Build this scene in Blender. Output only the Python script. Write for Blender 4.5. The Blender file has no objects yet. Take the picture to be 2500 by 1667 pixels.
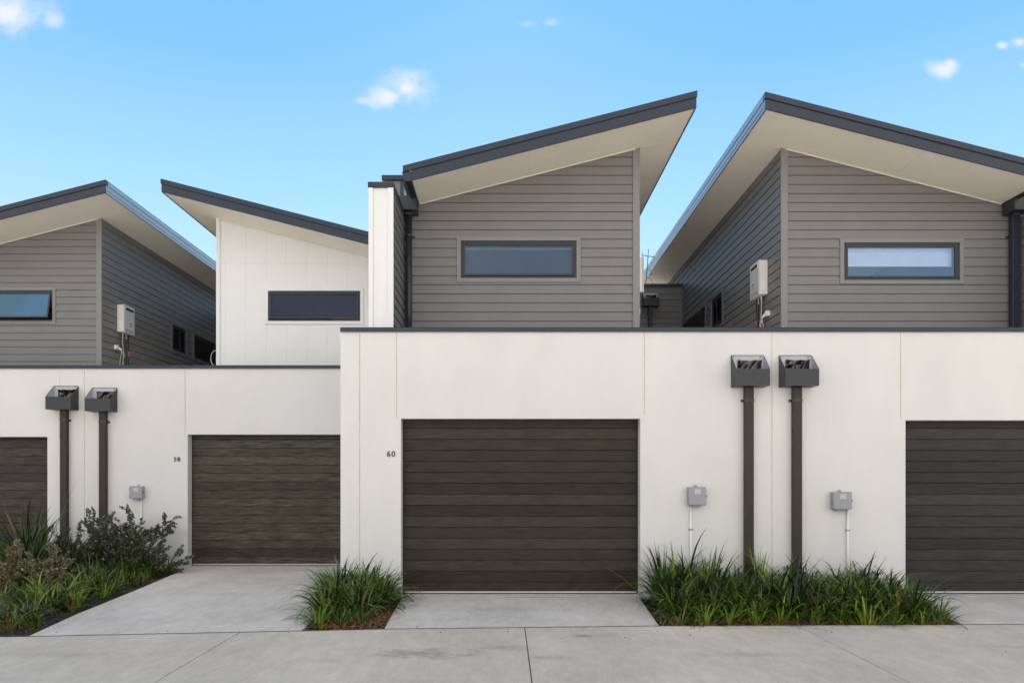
import bpy, bmesh, math, random
from mathutils import Vector, Matrix
R = math.radians
S = bpy.context.scene
COL = S.collection

# ------------------------------------------------------------------ camera, sky, sun, exposure
EYE = 1.59
cam_d = bpy.data.cameras.new("camera"); cam = bpy.data.objects.new("camera", cam_d); COL.objects.link(cam)
cam.location = (0, 0, EYE); cam.rotation_euler = (R(90), 0, 0)
cam_d.sensor_fit = 'HORIZONTAL'; cam_d.sensor_width = 36; cam_d.lens = 24.0
cam_d.shift_x = 0.007; cam_d.shift_y = 0.1318; cam_d.clip_start = 0.05; cam_d.clip_end = 2000
S.camera = cam

SUN_EL, SUN_AZ = 36.0, 0.0          # azimuth from +Y towards +X
world = bpy.data.worlds.new("World"); S.world = world; world.use_nodes = True
wt = world.node_tree; wt.nodes.clear()
def wn(t, **k):
    n = wt.nodes.new(t)
    for a, b in k.items(): setattr(n, a, b)
    return n
def mth(tree, op, a, b=None, c=None, clamp=False):
    n = tree.nodes.new('ShaderNodeMath'); n.operation = op; n.use_clamp = clamp
    for i, v in enumerate((a, b, c)):
        if v is None: continue
        if isinstance(v, (int, float)): n.inputs[i].default_value = v
        else: tree.links.new(v, n.inputs[i])
    return n.outputs[0]
sky = wn('ShaderNodeTexSky', sky_type='NISHITA', sun_disc=False, sun_elevation=R(SUN_EL), sun_rotation=R(SUN_AZ),
         altitude=0, air_density=1.0, dust_density=0.15, ozone_density=2.2)
hs = wn('ShaderNodeHueSaturation'); hs.inputs['Saturation'].default_value = 1.0; hs.inputs['Value'].default_value = 1.0
wt.links.new(sky.outputs[0], hs.inputs['Color'])
tint = wn('ShaderNodeMix', data_type='RGBA', blend_type='MULTIPLY'); tint.inputs[0].default_value = 1
tint.inputs[7].default_value = (1.0, 1.0, 1.0, 1); wt.links.new(hs.outputs[0], tint.inputs[6])
tc = wn('ShaderNodeTexCoord'); sp = wn('ShaderNodeSeparateXYZ'); wt.links.new(tc.outputs['Generated'], sp.inputs[0])
ysafe = mth(wt, 'MAXIMUM', sp.outputs[1], 0.02)
u = mth(wt, 'DIVIDE', sp.outputs[0], ysafe); v = mth(wt, 'DIVIDE', sp.outputs[2], ysafe)
cmb = wn('ShaderNodeCombineXYZ'); wt.links.new(u, cmb.inputs[0]); wt.links.new(v, cmb.inputs[1])
nz = wn('ShaderNodeTexNoise'); nz.inputs['Scale'].default_value = 24; nz.inputs['Detail'].default_value = 7; nz.inputs['Roughness'].default_value = .6
wt.links.new(cmb.outputs[0], nz.inputs['Vector'])
nzs = mth(wt, 'SUBTRACT', nz.outputs[0], .5)
mask = None
for (px, py, rx, ry, al) in ((25, 30, 130, 62, .95), (128, 50, 48, 34, .6), (990, 216, 74, 52, 1.0), (950, 236, 80, 34, .95), (890, 246, 40, 16, .5),
                             (1288, 60, 34, 12, .28), (1345, 56, 28, 11, .28), (2300, 170, 52, 27, .85), (2318, 158, 26, 18, .8), (2445, 110, 25, 14, .8),
                             (2488, 104, 26, 17, .85), (2500, 158, 16, 8, .5)):
    u0 = (px - 1250) / 1667 + .0105; v0 = (1163 - py) / 1667
    a = mth(wt, 'DIVIDE', mth(wt, 'SUBTRACT', u, u0), rx / 1667); b = mth(wt, 'DIVIDE', mth(wt, 'SUBTRACT', v, v0), ry / 1667)
    d = mth(wt, 'SQRT', mth(wt, 'ADD', mth(wt, 'MULTIPLY', a, a), mth(wt, 'MULTIPLY', b, b)))
    d = mth(wt, 'ADD', d, mth(wt, 'MULTIPLY', nzs, 1.9))
    mr = wn('ShaderNodeMapRange', interpolation_type='SMOOTHERSTEP')
    mr.inputs[1].default_value = 1.25; mr.inputs[2].default_value = -.25; mr.inputs[3].default_value = 0; mr.inputs[4].default_value = al
    wt.links.new(d, mr.inputs[0])
    mask = mr.outputs[0] if mask is None else mth(wt, 'MAXIMUM', mask, mr.outputs[0])
mask = mth(wt, 'MULTIPLY', mask, mth(wt, 'GREATER_THAN', sp.outputs[1], .05))
# clear blue gradient by elevation over the physical sky, broken bright cloud added unseen behind the camera to fill-light the shaded facade
ramp = wn('ShaderNodeValToRGB'); er = ramp.color_ramp.elements
er[0].position = .0; er[0].color = (.86, .95, 1, 1); er[1].position = .62; er[1].color = (.115, .44, .98, 1)
for ps, c in ((.22, (.56, .78, .97, 1)), (.36, (.35, .65, .97, 1)), (.50, (.19, .50, .95, 1)), (.72, (.34, .52, .80, 1)), (1.0, (.85, .84, .82, 1))):  # unseen zenith made pale to light the ground more neutrally
    e_ = er.new(ps); e_.color = c
wt.links.new(sp.outputs[2], ramp.inputs[0])
KS = 3.55
rs = wn('ShaderNodeVectorMath', operation='SCALE'); rs.inputs['Scale'].default_value = KS; wt.links.new(ramp.outputs[0], rs.inputs[0])
gm = wn('ShaderNodeMix', data_type='RGBA'); gm.inputs[0].default_value = .90
wt.links.new(tint.outputs[2], gm.inputs[6]); wt.links.new(rs.outputs[0], gm.inputs[7])
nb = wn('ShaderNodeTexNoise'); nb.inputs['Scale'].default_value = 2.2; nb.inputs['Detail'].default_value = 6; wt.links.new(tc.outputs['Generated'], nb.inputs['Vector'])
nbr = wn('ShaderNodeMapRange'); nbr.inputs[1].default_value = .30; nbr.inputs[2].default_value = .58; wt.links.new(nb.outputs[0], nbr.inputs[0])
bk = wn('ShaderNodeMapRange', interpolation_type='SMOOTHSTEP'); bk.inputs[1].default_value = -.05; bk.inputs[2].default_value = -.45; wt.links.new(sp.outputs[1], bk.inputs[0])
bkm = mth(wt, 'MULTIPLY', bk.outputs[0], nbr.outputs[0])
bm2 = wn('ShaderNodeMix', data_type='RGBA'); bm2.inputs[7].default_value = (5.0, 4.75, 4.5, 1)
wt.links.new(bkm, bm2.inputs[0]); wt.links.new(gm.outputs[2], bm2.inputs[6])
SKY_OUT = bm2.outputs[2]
CLOUD_NODE = wn('ShaderNodeMix', data_type='RGBA'); CLOUD_NODE.inputs[7].default_value = (2.95, 3.05, 3.5, 1)
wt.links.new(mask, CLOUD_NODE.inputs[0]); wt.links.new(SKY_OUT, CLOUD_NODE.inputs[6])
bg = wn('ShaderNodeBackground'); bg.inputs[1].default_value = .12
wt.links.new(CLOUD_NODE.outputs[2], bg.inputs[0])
wo = wn('ShaderNodeOutputWorld'); wt.links.new(bg.outputs[0], wo.inputs[0])

sd = bpy.data.lights.new("sun", 'SUN'); sd.energy = 5.0; sd.angle = R(.5); sd.color = (1, .94, .85)
sun = bpy.data.objects.new("sun", sd); COL.objects.link(sun); sun.location = (5, 40, 40)
dirv = Vector((math.sin(R(SUN_AZ)) * math.cos(R(SUN_EL)), math.cos(R(SUN_AZ)) * math.cos(R(SUN_EL)), math.sin(R(SUN_EL))))
sun.rotation_euler = dirv.to_track_quat('Z', 'Y').to_euler()
S.view_settings.view_transform = 'Standard'; S.view_settings.look = 'None'; S.view_settings.gamma = 1
S.view_settings.use_curve_mapping = False; S.view_settings.exposure = 1.39
S.render.resolution_x = 1024; S.render.resolution_y = 682
S.cycles.max_bounces = 8

# ------------------------------------------------------------------ materials
def mat(name, col, rough=.6, var=.0, vscale=3.0, bump=0.0, bscale=60.0, spec=.5, metal=0.0, col2=None, stretch=(1, 1, 1), sheen=0):
    m = bpy.data.materials.new(name); m.use_nodes = True; t = m.node_tree; b = t.nodes['Principled BSDF']
    b.inputs['Roughness'].default_value = rough; b.inputs['Specular IOR Level'].default_value = spec; b.inputs['Metallic'].default_value = metal
    b.inputs['Base Color'].default_value = (*col, 1)
    g = t.nodes.new('ShaderNodeNewGeometry'); mp = t.nodes.new('ShaderNodeMapping'); mp.inputs['Scale'].default_value = stretch
    t.links.new(g.outputs['Position'], mp.inputs['Vector'])
    if var or col2:
        n = t.nodes.new('ShaderNodeTexNoise'); n.inputs['Scale'].default_value = vscale; n.inputs['Detail'].default_value = 8; n.inputs['Roughness'].default_value = .65
        t.links.new(mp.outputs[0], n.inputs['Vector'])
        r = t.nodes.new('ShaderNodeMapRange'); r.inputs[1].default_value = .3; r.inputs[2].default_value = .7
        t.links.new(n.outputs[0], r.inputs[0])
        mx = t.nodes.new('ShaderNodeMix'); mx.data_type = 'RGBA'
        c2 = col2 or tuple(c * (1 + var) for c in col); c1 = col if col2 else tuple(c * (1 - var) for c in col)
        mx.inputs[6].default_value = (*c1, 1); mx.inputs[7].default_value = (*c2, 1)
        t.links.new(r.outputs[0], mx.inputs[0]); t.links.new(mx.outputs[2], b.inputs['Base Color'])
    if bump:
        n2 = t.nodes.new('ShaderNodeTexNoise'); n2.inputs['Scale'].default_value = bscale; n2.inputs['Detail'].default_value = 4
        t.links.new(mp.outputs[0], n2.inputs['Vector'])
        bp = t.nodes.new('ShaderNodeBump'); bp.inputs['Strength'].default_value = bump; bp.inputs['Distance'].default_value = .01
        t.links.new(n2.outputs[0], bp.inputs['Height']); t.links.new(bp.outputs[0], b.inputs['Normal'])
    return m

def concrete(name, col, blotch, scale, stains=()):
    m = bpy.data.materials.new(name); m.use_nodes = True; t = m.node_tree; b = t.nodes['Principled BSDF']
    b.inputs['Roughness'].default_value = .75; b.inputs['Specular IOR Level'].default_value = .35
    g = t.nodes.new('ShaderNodeNewGeometry')
    def noise(sc, det=6, ro=.6, st=(1, 1, 1)):
        mp = t.nodes.new('ShaderNodeMapping'); mp.inputs['Scale'].default_value = st; t.links.new(g.outputs['Position'], mp.inputs['Vector'])
        n = t.nodes.new('ShaderNodeTexNoise'); n.inputs['Scale'].default_value = sc; n.inputs['Detail'].default_value = det; n.inputs['Roughness'].default_value = ro
        t.links.new(mp.outputs[0], n.inputs['Vector']); return n.outputs[0]
    big = noise(scale, 8, .62, (1, .55, 1)); fine = noise(58, 5, .85); mid = noise(9, 7, .7, (1, .4, 1)); grit = noise(260, 2, .6)
    f = mth(t, 'MULTIPLY_ADD', mth(t, 'SUBTRACT', big, .5), blotch, 1.0)
    f = mth(t, 'MULTIPLY_ADD', mth(t, 'SUBTRACT', fine, .5), 1.0, f)
    f = mth(t, 'MULTIPLY_ADD', mth(t, 'SUBTRACT', mid, .5), .60, f)
    f = mth(t, 'MULTIPLY_ADD', mth(t, 'SUBTRACT', grit, .5), .9, f)
    spots = noise(26, 2, .5); sm = t.nodes.new('ShaderNodeMapRange'); sm.inputs[1].default_value = .74; sm.inputs[2].default_value = .80; sm.inputs[3].default_value = 0; sm.inputs[4].default_value = .35
    t.links.new(spots, sm.inputs[0]); f = mth(t, 'SUBTRACT', f, sm.outputs[0])
    sep = t.nodes.new('ShaderNodeSeparateXYZ'); t.links.new(g.outputs['Position'], sep.inputs[0])
    sn = noise(5.5, 8, .7, (1, 1.6, 1))
    for (x, y, rx, ry, s) in stains:
        a = mth(t, 'DIVIDE', mth(t, 'SUBTRACT', sep.outputs[0], x), rx); c = mth(t, 'DIVIDE', mth(t, 'SUBTRACT', sep.outputs[1], y), ry)
        d = mth(t, 'SQRT', mth(t, 'ADD', mth(t, 'MULTIPLY', a, a), mth(t, 'MULTIPLY', c, c)))
        d = mth(t, 'MULTIPLY_ADD', mth(t, 'SUBTRACT', sn, .5), 3.0, d)
        mr = t.nodes.new('ShaderNodeMapRange'); mr.interpolation_type = 'SMOOTHSTEP'
        mr.inputs[1].default_value = 1.1; mr.inputs[2].default_value = .1; mr.inputs[3].default_value = 0; mr.inputs[4].default_value = s
        t.links.new(d, mr.inputs[0]); f = mth(t, 'SUBTRACT', f, mr.outputs[0])
    vm = t.nodes.new('ShaderNodeVectorMath'); vm.operation = 'SCALE'; vm.inputs[0].default_value = col; t.links.new(f, vm.inputs['Scale'])
    t.links.new(vm.outputs[0], b.inputs['Base Color'])
    bp = t.nodes.new('ShaderNodeBump'); bp.inputs['Strength'].default_value = .35; bp.inputs['Distance'].default_value = .006
    t.links.new(fine, bp.inputs['Height']); t.links.new(bp.outputs[0], b.inputs['Normal'])
    return m

def woodgrain(name, dark, light, pitch, seed, zoff=0.0):
    m = bpy.data.materials.new(name); m.use_nodes = True; t = m.node_tree; b = t.nodes['Principled BSDF']
    b.inputs['Roughness'].default_value = .5; b.inputs['Specular IOR Level'].default_value = .2
    g = t.nodes.new('ShaderNodeNewGeometry'); sep = t.nodes.new('ShaderNodeSeparateXYZ'); t.links.new(g.outputs['Position'], sep.inputs[0])
    row = mth(t, 'FLOOR', mth(t, 'DIVIDE', mth(t, 'SUBTRACT', sep.outputs[2], zoff), pitch))
    wn_ = t.nodes.new('ShaderNodeTexWhiteNoise'); wn_.noise_dimensions = '1D'; t.links.new(mth(t, 'ADD', row, seed), wn_.inputs['W'])
    cb = t.nodes.new('ShaderNodeCombineXYZ')
    t.links.new(mth(t, 'MULTIPLY_ADD', wn_.outputs[0], 37.0, sep.outputs[0]), cb.inputs[0])
    t.links.new(mth(t, 'MULTIPLY', sep.outputs[2], 13.0), cb.inputs[2])
    wob = t.nodes.new('ShaderNodeTexNoise'); wob.inputs['Scale'].default_value = .9; wob.inputs['Detail'].default_value = 3
    t.links.new(cb.outputs[0], wob.inputs['Vector'])
    cb2 = t.nodes.new('ShaderNodeCombineXYZ'); t.links.new(mth(t, 'MULTIPLY_ADD', wn_.outputs[0], 37.0, sep.outputs[0]), cb2.inputs[0])
    t.links.new(mth(t, 'MULTIPLY_ADD', wob.outputs[0], 3.0, mth(t, 'MULTIPLY', sep.outputs[2], 24.0)), cb2.inputs[2])
    n = t.nodes.new('ShaderNodeTexNoise'); n.inputs['Scale'].default_value = 2.8; n.inputs['Detail'].default_value = 12; n.inputs['Roughness'].default_value = .74
    t.links.new(cb2.outputs[0], n.inputs['Vector'])
    r = t.nodes.new('ShaderNodeValToRGB'); r.color_ramp.elements[0].position = .40; r.color_ramp.elements[0].color = (*dark, 1)
    r.color_ramp.elements[1].position = .64; r.color_ramp.elements[1].color = (*light, 1)
    t.links.new(n.outputs[0], r.inputs[0])
    sc = t.nodes.new('ShaderNodeVectorMath'); sc.operation = 'SCALE'; t.links.new(r.outputs[0], sc.inputs[0])
    t.links.new(mth(t, 'MULTIPLY_ADD', wn_.outputs[0], .62, .66), sc.inputs['Scale'])
    # every plank leans a little to grey or to brown
    cl = t.nodes.new('ShaderNodeMix'); cl.data_type = 'RGBA'; cl.blend_type = 'MULTIPLY'; cl.inputs[7].default_value = (.92, .98, 1.04, 1)
    t.links.new(wn_.outputs[1], cl.inputs[0]); t.links.new(sc.outputs[0], cl.inputs[6])
    t.links.new(cl.outputs[2], b.inputs['Base Color'])
    bp = t.nodes.new('ShaderNodeBump'); bp.inputs['Strength'].default_value = .25; bp.inputs['Distance'].default_value = .004
    t.links.new(n.outputs[0], bp.inputs['Height']); t.links.new(bp.outputs[0], b.inputs['Normal'])
    return m

def leafmat(name, trans=.35, rough=.45):
    m = bpy.data.materials.new(name); m.use_nodes = True; t = m.node_tree; b = t.nodes['Principled BSDF']
    a = t.nodes.new('ShaderNodeAttribute'); a.attribute_name = 'leaf_colour'
    b.inputs['Roughness'].default_value = rough; b.inputs['Specular IOR Level'].default_value = .4
    t.links.new(a.outputs[0], b.inputs['Base Color'])
    tr = t.nodes.new('ShaderNodeBsdfTranslucent'); t.links.new(a.outputs[0], tr.inputs[0])
    mx = t.nodes.new('ShaderNodeMixShader'); mx.inputs[0].default_value = trans
    t.links.new(b.outputs[0], mx.inputs[1]); t.links.new(tr.outputs[0], mx.inputs[2]); t.links.new(mx.outputs[0], t.nodes['Material Output'].inputs[0])
    return m

def glassmat(name, tintc, refl, rough=.02, tg=(1, 1, 1)):
    m = bpy.data.materials.new(name); m.use_nodes = True; t = m.node_tree
    for n in list(t.nodes):
        if n.type == 'BSDF_PRINCIPLED': t.nodes.remove(n)
    tr = t.nodes.new('ShaderNodeBsdfTransparent'); tr.inputs[0].default_value = (*tintc, 1)
    gl = t.nodes.new('ShaderNodeBsdfGlossy'); gl.inputs['Roughness'].default_value = rough; gl.inputs[0].default_value = (*tg, 1)
    fr = t.nodes.new('ShaderNodeFresnel'); fr.inputs[0].default_value = 1.5
    f = mth(t, 'ADD', fr.outputs[0], refl, clamp=True)
    mx = t.nodes.new('ShaderNodeMixShader'); t.links.new(f, mx.inputs[0]); t.links.new(tr.outputs[0], mx.inputs[1]); t.links.new(gl.outputs[0], mx.inputs[2])
    t.links.new(mx.outputs[0], t.nodes['Material Output'].inputs[0])
    return m

WHITE = mat("white_render", (.655, .645, .622), .85, .045, 1.3, .3, 110, stretch=(1, 1, .45))
PANEL = mat("white_fibre_panel", (.725, .722, .705), .6, .02, 1.2, .03, 200)
SEALANT = mat("sealant", (.50, .45, .36), .8, .2, 9)
GREY = mat("grey_board_paint", (.186, .181, .174), .42, .05, 2.5, .12, 90, .28)
TRIMG = mat("grey_trim_paint", (.20, .196, .188), .45, .03, 5)
SOFFIT = mat("soffit_paint", (.90, .84, .735), .75, .03, 3, .08, 150)
SOFFJ = mat("soffit_joint", (.80, .73, .62), .6)
CHAR = mat("charcoal_metal", (.024, .030, .046), .34, .12, 6, 0, 1, .4)
FASC_SHEEN = mat('side_fascia_sheen', (.40, .40, .40), .36, .05, 4, 0, 1, .5, .85)  # charcoal fascia made pale metal, its sky sheen put into the colour
CHARD = mat("dark_charcoal_metal", (.028, .030, .035), .4, .15, 14)
HOP = mat("hopper_metal", (.018, .020, .025), .40, .28, 18, .1, 40)
PIPEM = mat("bronze_downpipe", (.033, .023, .017), .42, .04, 7, 0, 1, .3)
SKY_LINING = mat("sky_lit_lining", (.40, .40, .45), .4, .12, 15)  # inside of the dark hopper made pale, sky reflection put into its colour
FOIL = mat("brown_foil", (.016, .009, .004), .14, .4, 9, .35, 14, .8)
FRAME = mat("window_frame_metal", (.022, .023, .028), .35, .05, 5)
ROOMD = mat("room_dark", (.05, .05, .055), .8)
BLINDG = mat("grey_blind", (.30, .30, .31), .8, .04, 6)
BLINDW = mat("white_blind", (.85, .86, .90), .8, .05, 5)
GLASS = glassmat("window_glass", (.66, .70, .76), .03, tg=(.65,.75,.85))
GLASSC = glassmat("clear_window_glass", (.95, .97, 1), .06, tg=(.38, .62, .92))  # clear pane, blue of the reflected sky put into its gloss tint
GLASSB = glassmat("sky_tinted_window_glass", (.18, .30, .45), .16, tg=(.30,.58,.85))  # reflected blue sky is put into the tint of this pane
GLASSD = glassmat("dark_window_glass", (.25, .28, .38), .035, tg=(.5,.52,.65))
SEAL = mat("white_weather_seal", (.58, .57, .56), .5)
RUBBER = mat("black_rubber", (.012, .012, .014), .7)
BOXG = mat("meter_box_grey", (.29, .29, .32), .5, .04, 8)
BOXL = mat("faded_label", (.47, .46, .47), .6, .15, 60)
PVC = mat("white_conduit", (.72, .73, .76), .4)
HEAT = mat("heater_enamel", (.74, .72, .68), .4, .03, 10)
HEATF = mat("heater_front_grey", (.56, .56, .57), .35, .05, 30)
STICK = mat("white_sticker", (.80, .80, .80), .5, .05, 80)
BLUE = mat("blue_print", (.03, .06, .28), .5)
BRASS = mat("brass", (.62, .38, .12), .3, .1, 20, 0, 1, .5, 1.0)
COPPER = mat("dark_lagging", (.02, .018, .018), .7)
RED = mat("red_valve", (.70, .06, .02), .4)
CABLE = mat("white_cable", (.66, .66, .64), .5)
NUM = mat("black_number", (.008, .008, .009), .35)
BARK = mat("brown_stem", (.10, .07, .045), .8, .3, 30)
SOIL = mat("dark_soil", (.028, .020, .014), .95, .4, 20, .8, 40)
MULCH = mat("mulch_chip", (.05, .037, .028), .8, .6, 55)
STRAW = mat("dry_leaf_straw", (.26, .13, .05), .7, .6, 14)
STEEL = mat("galvanised_steel", (.30, .31, .33), .4, .1, 20, 0, 1, .5, .8)
JOINTM = mat('joint_filler', (.045, .043, .04), .9, .7, 3)
GROUNDM = mat("gravel_ground", (.33, .31, .28), .9, .15, .5)
LANE = concrete("lane_concrete", (.505, .455, .39), .8, .8,
                stains=((-.75, 6.15, .55, .22, .34), (.0, 6.35, .35, .12, .22), (.78, 6.83, .20, .07, .36), (2.2, 6.1, .8, .10, .15), (-1.6, 5.9, .35, .1, .14), (-4.0, 6.1, .9, .12, .14), (5.2, 6.4, .9, .1, .12), (.45, 6.0, .3, .1, .2)))
DRIVE = concrete("driveway_concrete", (.53, .495, .455), .7, 1.3,
                 stains=((.2, 8.2, .9, .25, .12), (.4, 9.02, .5, .05, .35), (-.6, 7.6, .4, .1, .10), (-3.6, 9.2, 1.3, .2, .10), (-4.2, 7.6, .8, .15, .08), (-3.2, 11.6, 1.2, .15, .12)))
THRESH = concrete('threshold_concrete', (.46, .44, .41), .4, 3)
LEAF = leafmat("strap_leaf", .16, .38)
SHRUBL = leafmat("shrub_leaf", .12, .4)

# ------------------------------------------------------------------ mesh helpers
class MB:
    def __init__(s): s.v = []; s.f = []; s.c = []
    def quad(s, *p):
        i = len(s.v); s.v += [tuple(q) for q in p]; s.f.append(tuple(range(i, i + len(p))))
    def box(s, x0, x1, y0, y1, z0, z1, M=None):
        M = M or (lambda a, b, c: (a, b, c))
        if x0 > x1: x0, x1 = x1, x0
        if y0 > y1: y0, y1 = y1, y0
        if z0 > z1: z0, z1 = z1, z0
        i = len(s.v)
        s.v += [tuple(M(x, y, z)) for x in (x0, x1) for y in (y0, y1) for z in (z0, z1)]
        for q in ((0, 1, 3, 2), (4, 6, 7, 5), (0, 4, 5, 1), (2, 3, 7, 6), (0, 2, 6, 4), (1, 5, 7, 3)): s.f.append(tuple(i + k for k in q))
    def prism(s, poly, a0, a1, P):
        """poly of 2-D points, extruded from a0 to a1; P(p, q, a) -> xyz"""
        n = len(poly); i = len(s.v)
        s.v += [tuple(P(p[0], p[1], a0)) for p in poly] + [tuple(P(p[0], p[1], a1)) for p in poly]
        s.f.append(tuple(range(i, i + n))); s.f.append(tuple(range(i + 2 * n - 1, i + n - 1, -1)))
        for k in range(n):
            l = (k + 1) % n; s.f.append((i + k, i + n + k, i + n + l, i + l))
    def tube(s, pts, r, n=8, cap=True):
        pts = [Vector(p) for p in pts]; rs = r if isinstance(r, (list, tuple)) else [r] * len(pts)
        i = len(s.v); up = Vector((.13, .27, .95))
        for k, p in enumerate(pts):
            d = (pts[min(k + 1, len(pts) - 1)] - pts[max(k - 1, 0)]).normalized()
            a = d.cross(up if abs(d.dot(up)) < .95 else Vector((1, 0, 0))).normalized(); b = d.cross(a)
            for j in range(n):
                t = 2 * math.pi * j / n; s.v.append(tuple(p + (a * math.cos(t) + b * math.sin(t)) * rs[k]))
        for k in range(len(pts) - 1):
            for j in range(n):
                l = (j + 1) % n; s.f.append((i + k * n + j, i + k * n + l, i + (k + 1) * n + l, i + (k + 1) * n + j))
        if cap: s.f.append(tuple(i + j for j in range(n))); s.f.append(tuple(i + (len(pts) - 1) * n + j for j in reversed(range(n))))
    def build(s, name, m, parent=None, bevel=0, smooth=False, clip=None, seg=1, attr=None):
        me = bpy.data.meshes.new(name); me.from_pydata(s.v, [], s.f)
        if clip or not attr:
            bm = bmesh.new(); bm.from_mesh(me)
            if clip:
                for co, no in clip:
                    bmesh.ops.bisect_plane(bm, geom=bm.verts[:] + bm.edges[:] + bm.faces[:], plane_co=co, plane_no=no, clear_outer=True)
            bmesh.ops.recalc_face_normals(bm, faces=bm.faces[:]); bm.to_mesh(me); bm.free()
        me.materials.append(m)
        if attr:
            ca = me.color_attributes.new('leaf_colour', 'FLOAT_COLOR', 'POINT')
            flat = []
            for c in attr: flat += [c[0], c[1], c[2], 1.0]
            ca.data.foreach_set('color', flat)
        if smooth:
            for p in me.polygons: p.use_smooth = True
        o = bpy.data.objects.new(name, me); COL.objects.link(o)
        if parent: o.parent = parent
        if bevel:
            b = o.modifiers.new("bevel", 'BEVEL'); b.width = bevel; b.segments = seg; b.limit_method = 'ANGLE'; b.angle_limit = R(50)
        return o
def tag(o, label=None, cat=None, group=None, kind=None):
    if label: o['label'] = label
    if cat: o['category'] = cat
    if group: o['group'] = group
    if kind: o['kind'] = kind
    return o
def thing(name, label, cat, loc=(0, 0, 0), group=None):
    # the Empty keeps its children's world coordinates: children meshes are offset by -loc through matrix_parent_inverse
    o = bpy.data.objects.new(name, None); COL.objects.link(o); o.location = loc; o.empty_display_size = .2
    return tag(o, label, cat, group)
def keep(root):
    inv = Matrix.Translation(root.location).inverted()
    for c in root.children: c.matrix_parent_inverse = inv

# ------------------------------------------------------------------ ground
b = MB(); b.quad((-300, -300, -.09), (300, -300, -.09), (300, 300, -.09), (-300, 300, -.09)); tag(b.build('ground', GROUNDM), kind='structure', label='pale gravel ground around the houses', cat='ground')
EDGE = [(-30, 5.6), (-12, 6.47), (-4.75, 6.79), (-2.10, 7.035), (-1.26, 7.12), (1.645, 7.27), (4.90, 7.335), (8.4, 7.39), (30, 7.8)]
def edge_y(x):
    for (a, ya), (c, yc) in zip(EDGE, EDGE[1:]):
        if a <= x <= c: return ya + (yc - ya) * (x - a) / (c - a)
    return EDGE[-1][1]
b = MB(); x = .21 - 2.92 * 9
while x < 26:
    x0, x1 = x + .0045, x + 2.92 - .0045
    for ya, yb in ((-1.9 , None), (-7.0, -1.909)):
        ks = [x0] + [p[0] for p in EDGE if x0 < p[0] < x1] + [x1]
        top = [(k, edge_y(k) if yb is None else yb) for k in ks]
        b.prism([(x0, ya), (x1, ya)] + top[::-1], 0, -.085, lambda p, q, a: (p, q, a))
    x += 2.92
tag(b.build('lane', LANE, bevel=.003), kind='structure', label='grey concrete lane in front of the garages', cat='lane')
G = .013
drives = [
    ([(-12.2, edge_y(-12.2) + G), (-9.0, edge_y(-9.0) + G), (-8.06, 12.3), (-11.2, 12.3)], 'light grey concrete driveway of the leftmost garage'),
    ([(-4.75, 6.79 + G), (-2.10, 7.035 + G), (-2.24, 9.3), (-2.38, 12.3), (-5.57, 12.3), (-5.52, 11.9), (-5.18, 9.64), (-4.955, 7.9)], 'light grey concrete driveway leading to garage 58'),
    ([(-1.26, 7.12 + G), (1.645, 7.27 + G), (1.80, 9.4), (-1.386, 9.4)], 'light grey concrete driveway in front of garage 60'),
    ([(4.92, 7.337 + G), (8.4, 7.39 + G), (8.54, 9.4), (5.35, 9.4)], 'light grey concrete driveway at the right edge')]
for poly, lab in drives:
    b = MB(); b.prism(poly, 0.002, -.085, lambda p, q, a: (p, q, a)); tag(b.build('driveway', DRIVE, bevel=.004), kind='structure', label=lab, cat='driveway')
b = MB()
for (xa, ya), (xb, yb) in zip(EDGE, EDGE[1:]):
    if -13 < xa < 9: b.quad((xa, ya - .006, .0015), (xb, yb - .006, .0015), (xb, yb + .012, .0035), (xa, ya + .012, .0035))
tag(b.build('expansion_joint', JOINTM), kind='structure', label='dark filled joint between lane and driveways', cat='joint')
beds = {
    'left': [(-8.98, 6.61), (-4.775, 6.80), (-4.98, 7.9), (-5.205, 9.64), (-5.55, 11.9), (-5.56, 11.99), (-8.03, 11.99)],
    'middle': [(-2.085, 7.045), (-1.275, 7.13), (-1.395, 9.09), (-2.2, 9.09), (-2.2, 12.0), (-2.36, 12.0), (-2.23, 9.3)],
    'right': [(1.655, 7.28), (4.90, 7.345), (5.33, 9.09), (1.79, 9.09)]}
for k, poly in beds.items():
    b = MB(); b.prism(poly, -.035, -.085, lambda p, q, a: (p, q, a)); tag(b.build('garden_bed', SOIL), kind='structure', label='dark mulched garden bed, %s one' % k, cat='garden bed')
def inside(p, poly):
    c = False; j = len(poly) - 1
    for i in range(len(poly)):
        if (poly[i][1] > p[1]) != (poly[j][1] > p[1]) and p[0] < (poly[j][0] - poly[i][0]) * (p[1] - poly[i][1]) / (poly[j][1] - poly[i][1]) + poly[i][0]: c = not c
        j = i
    return c

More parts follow.
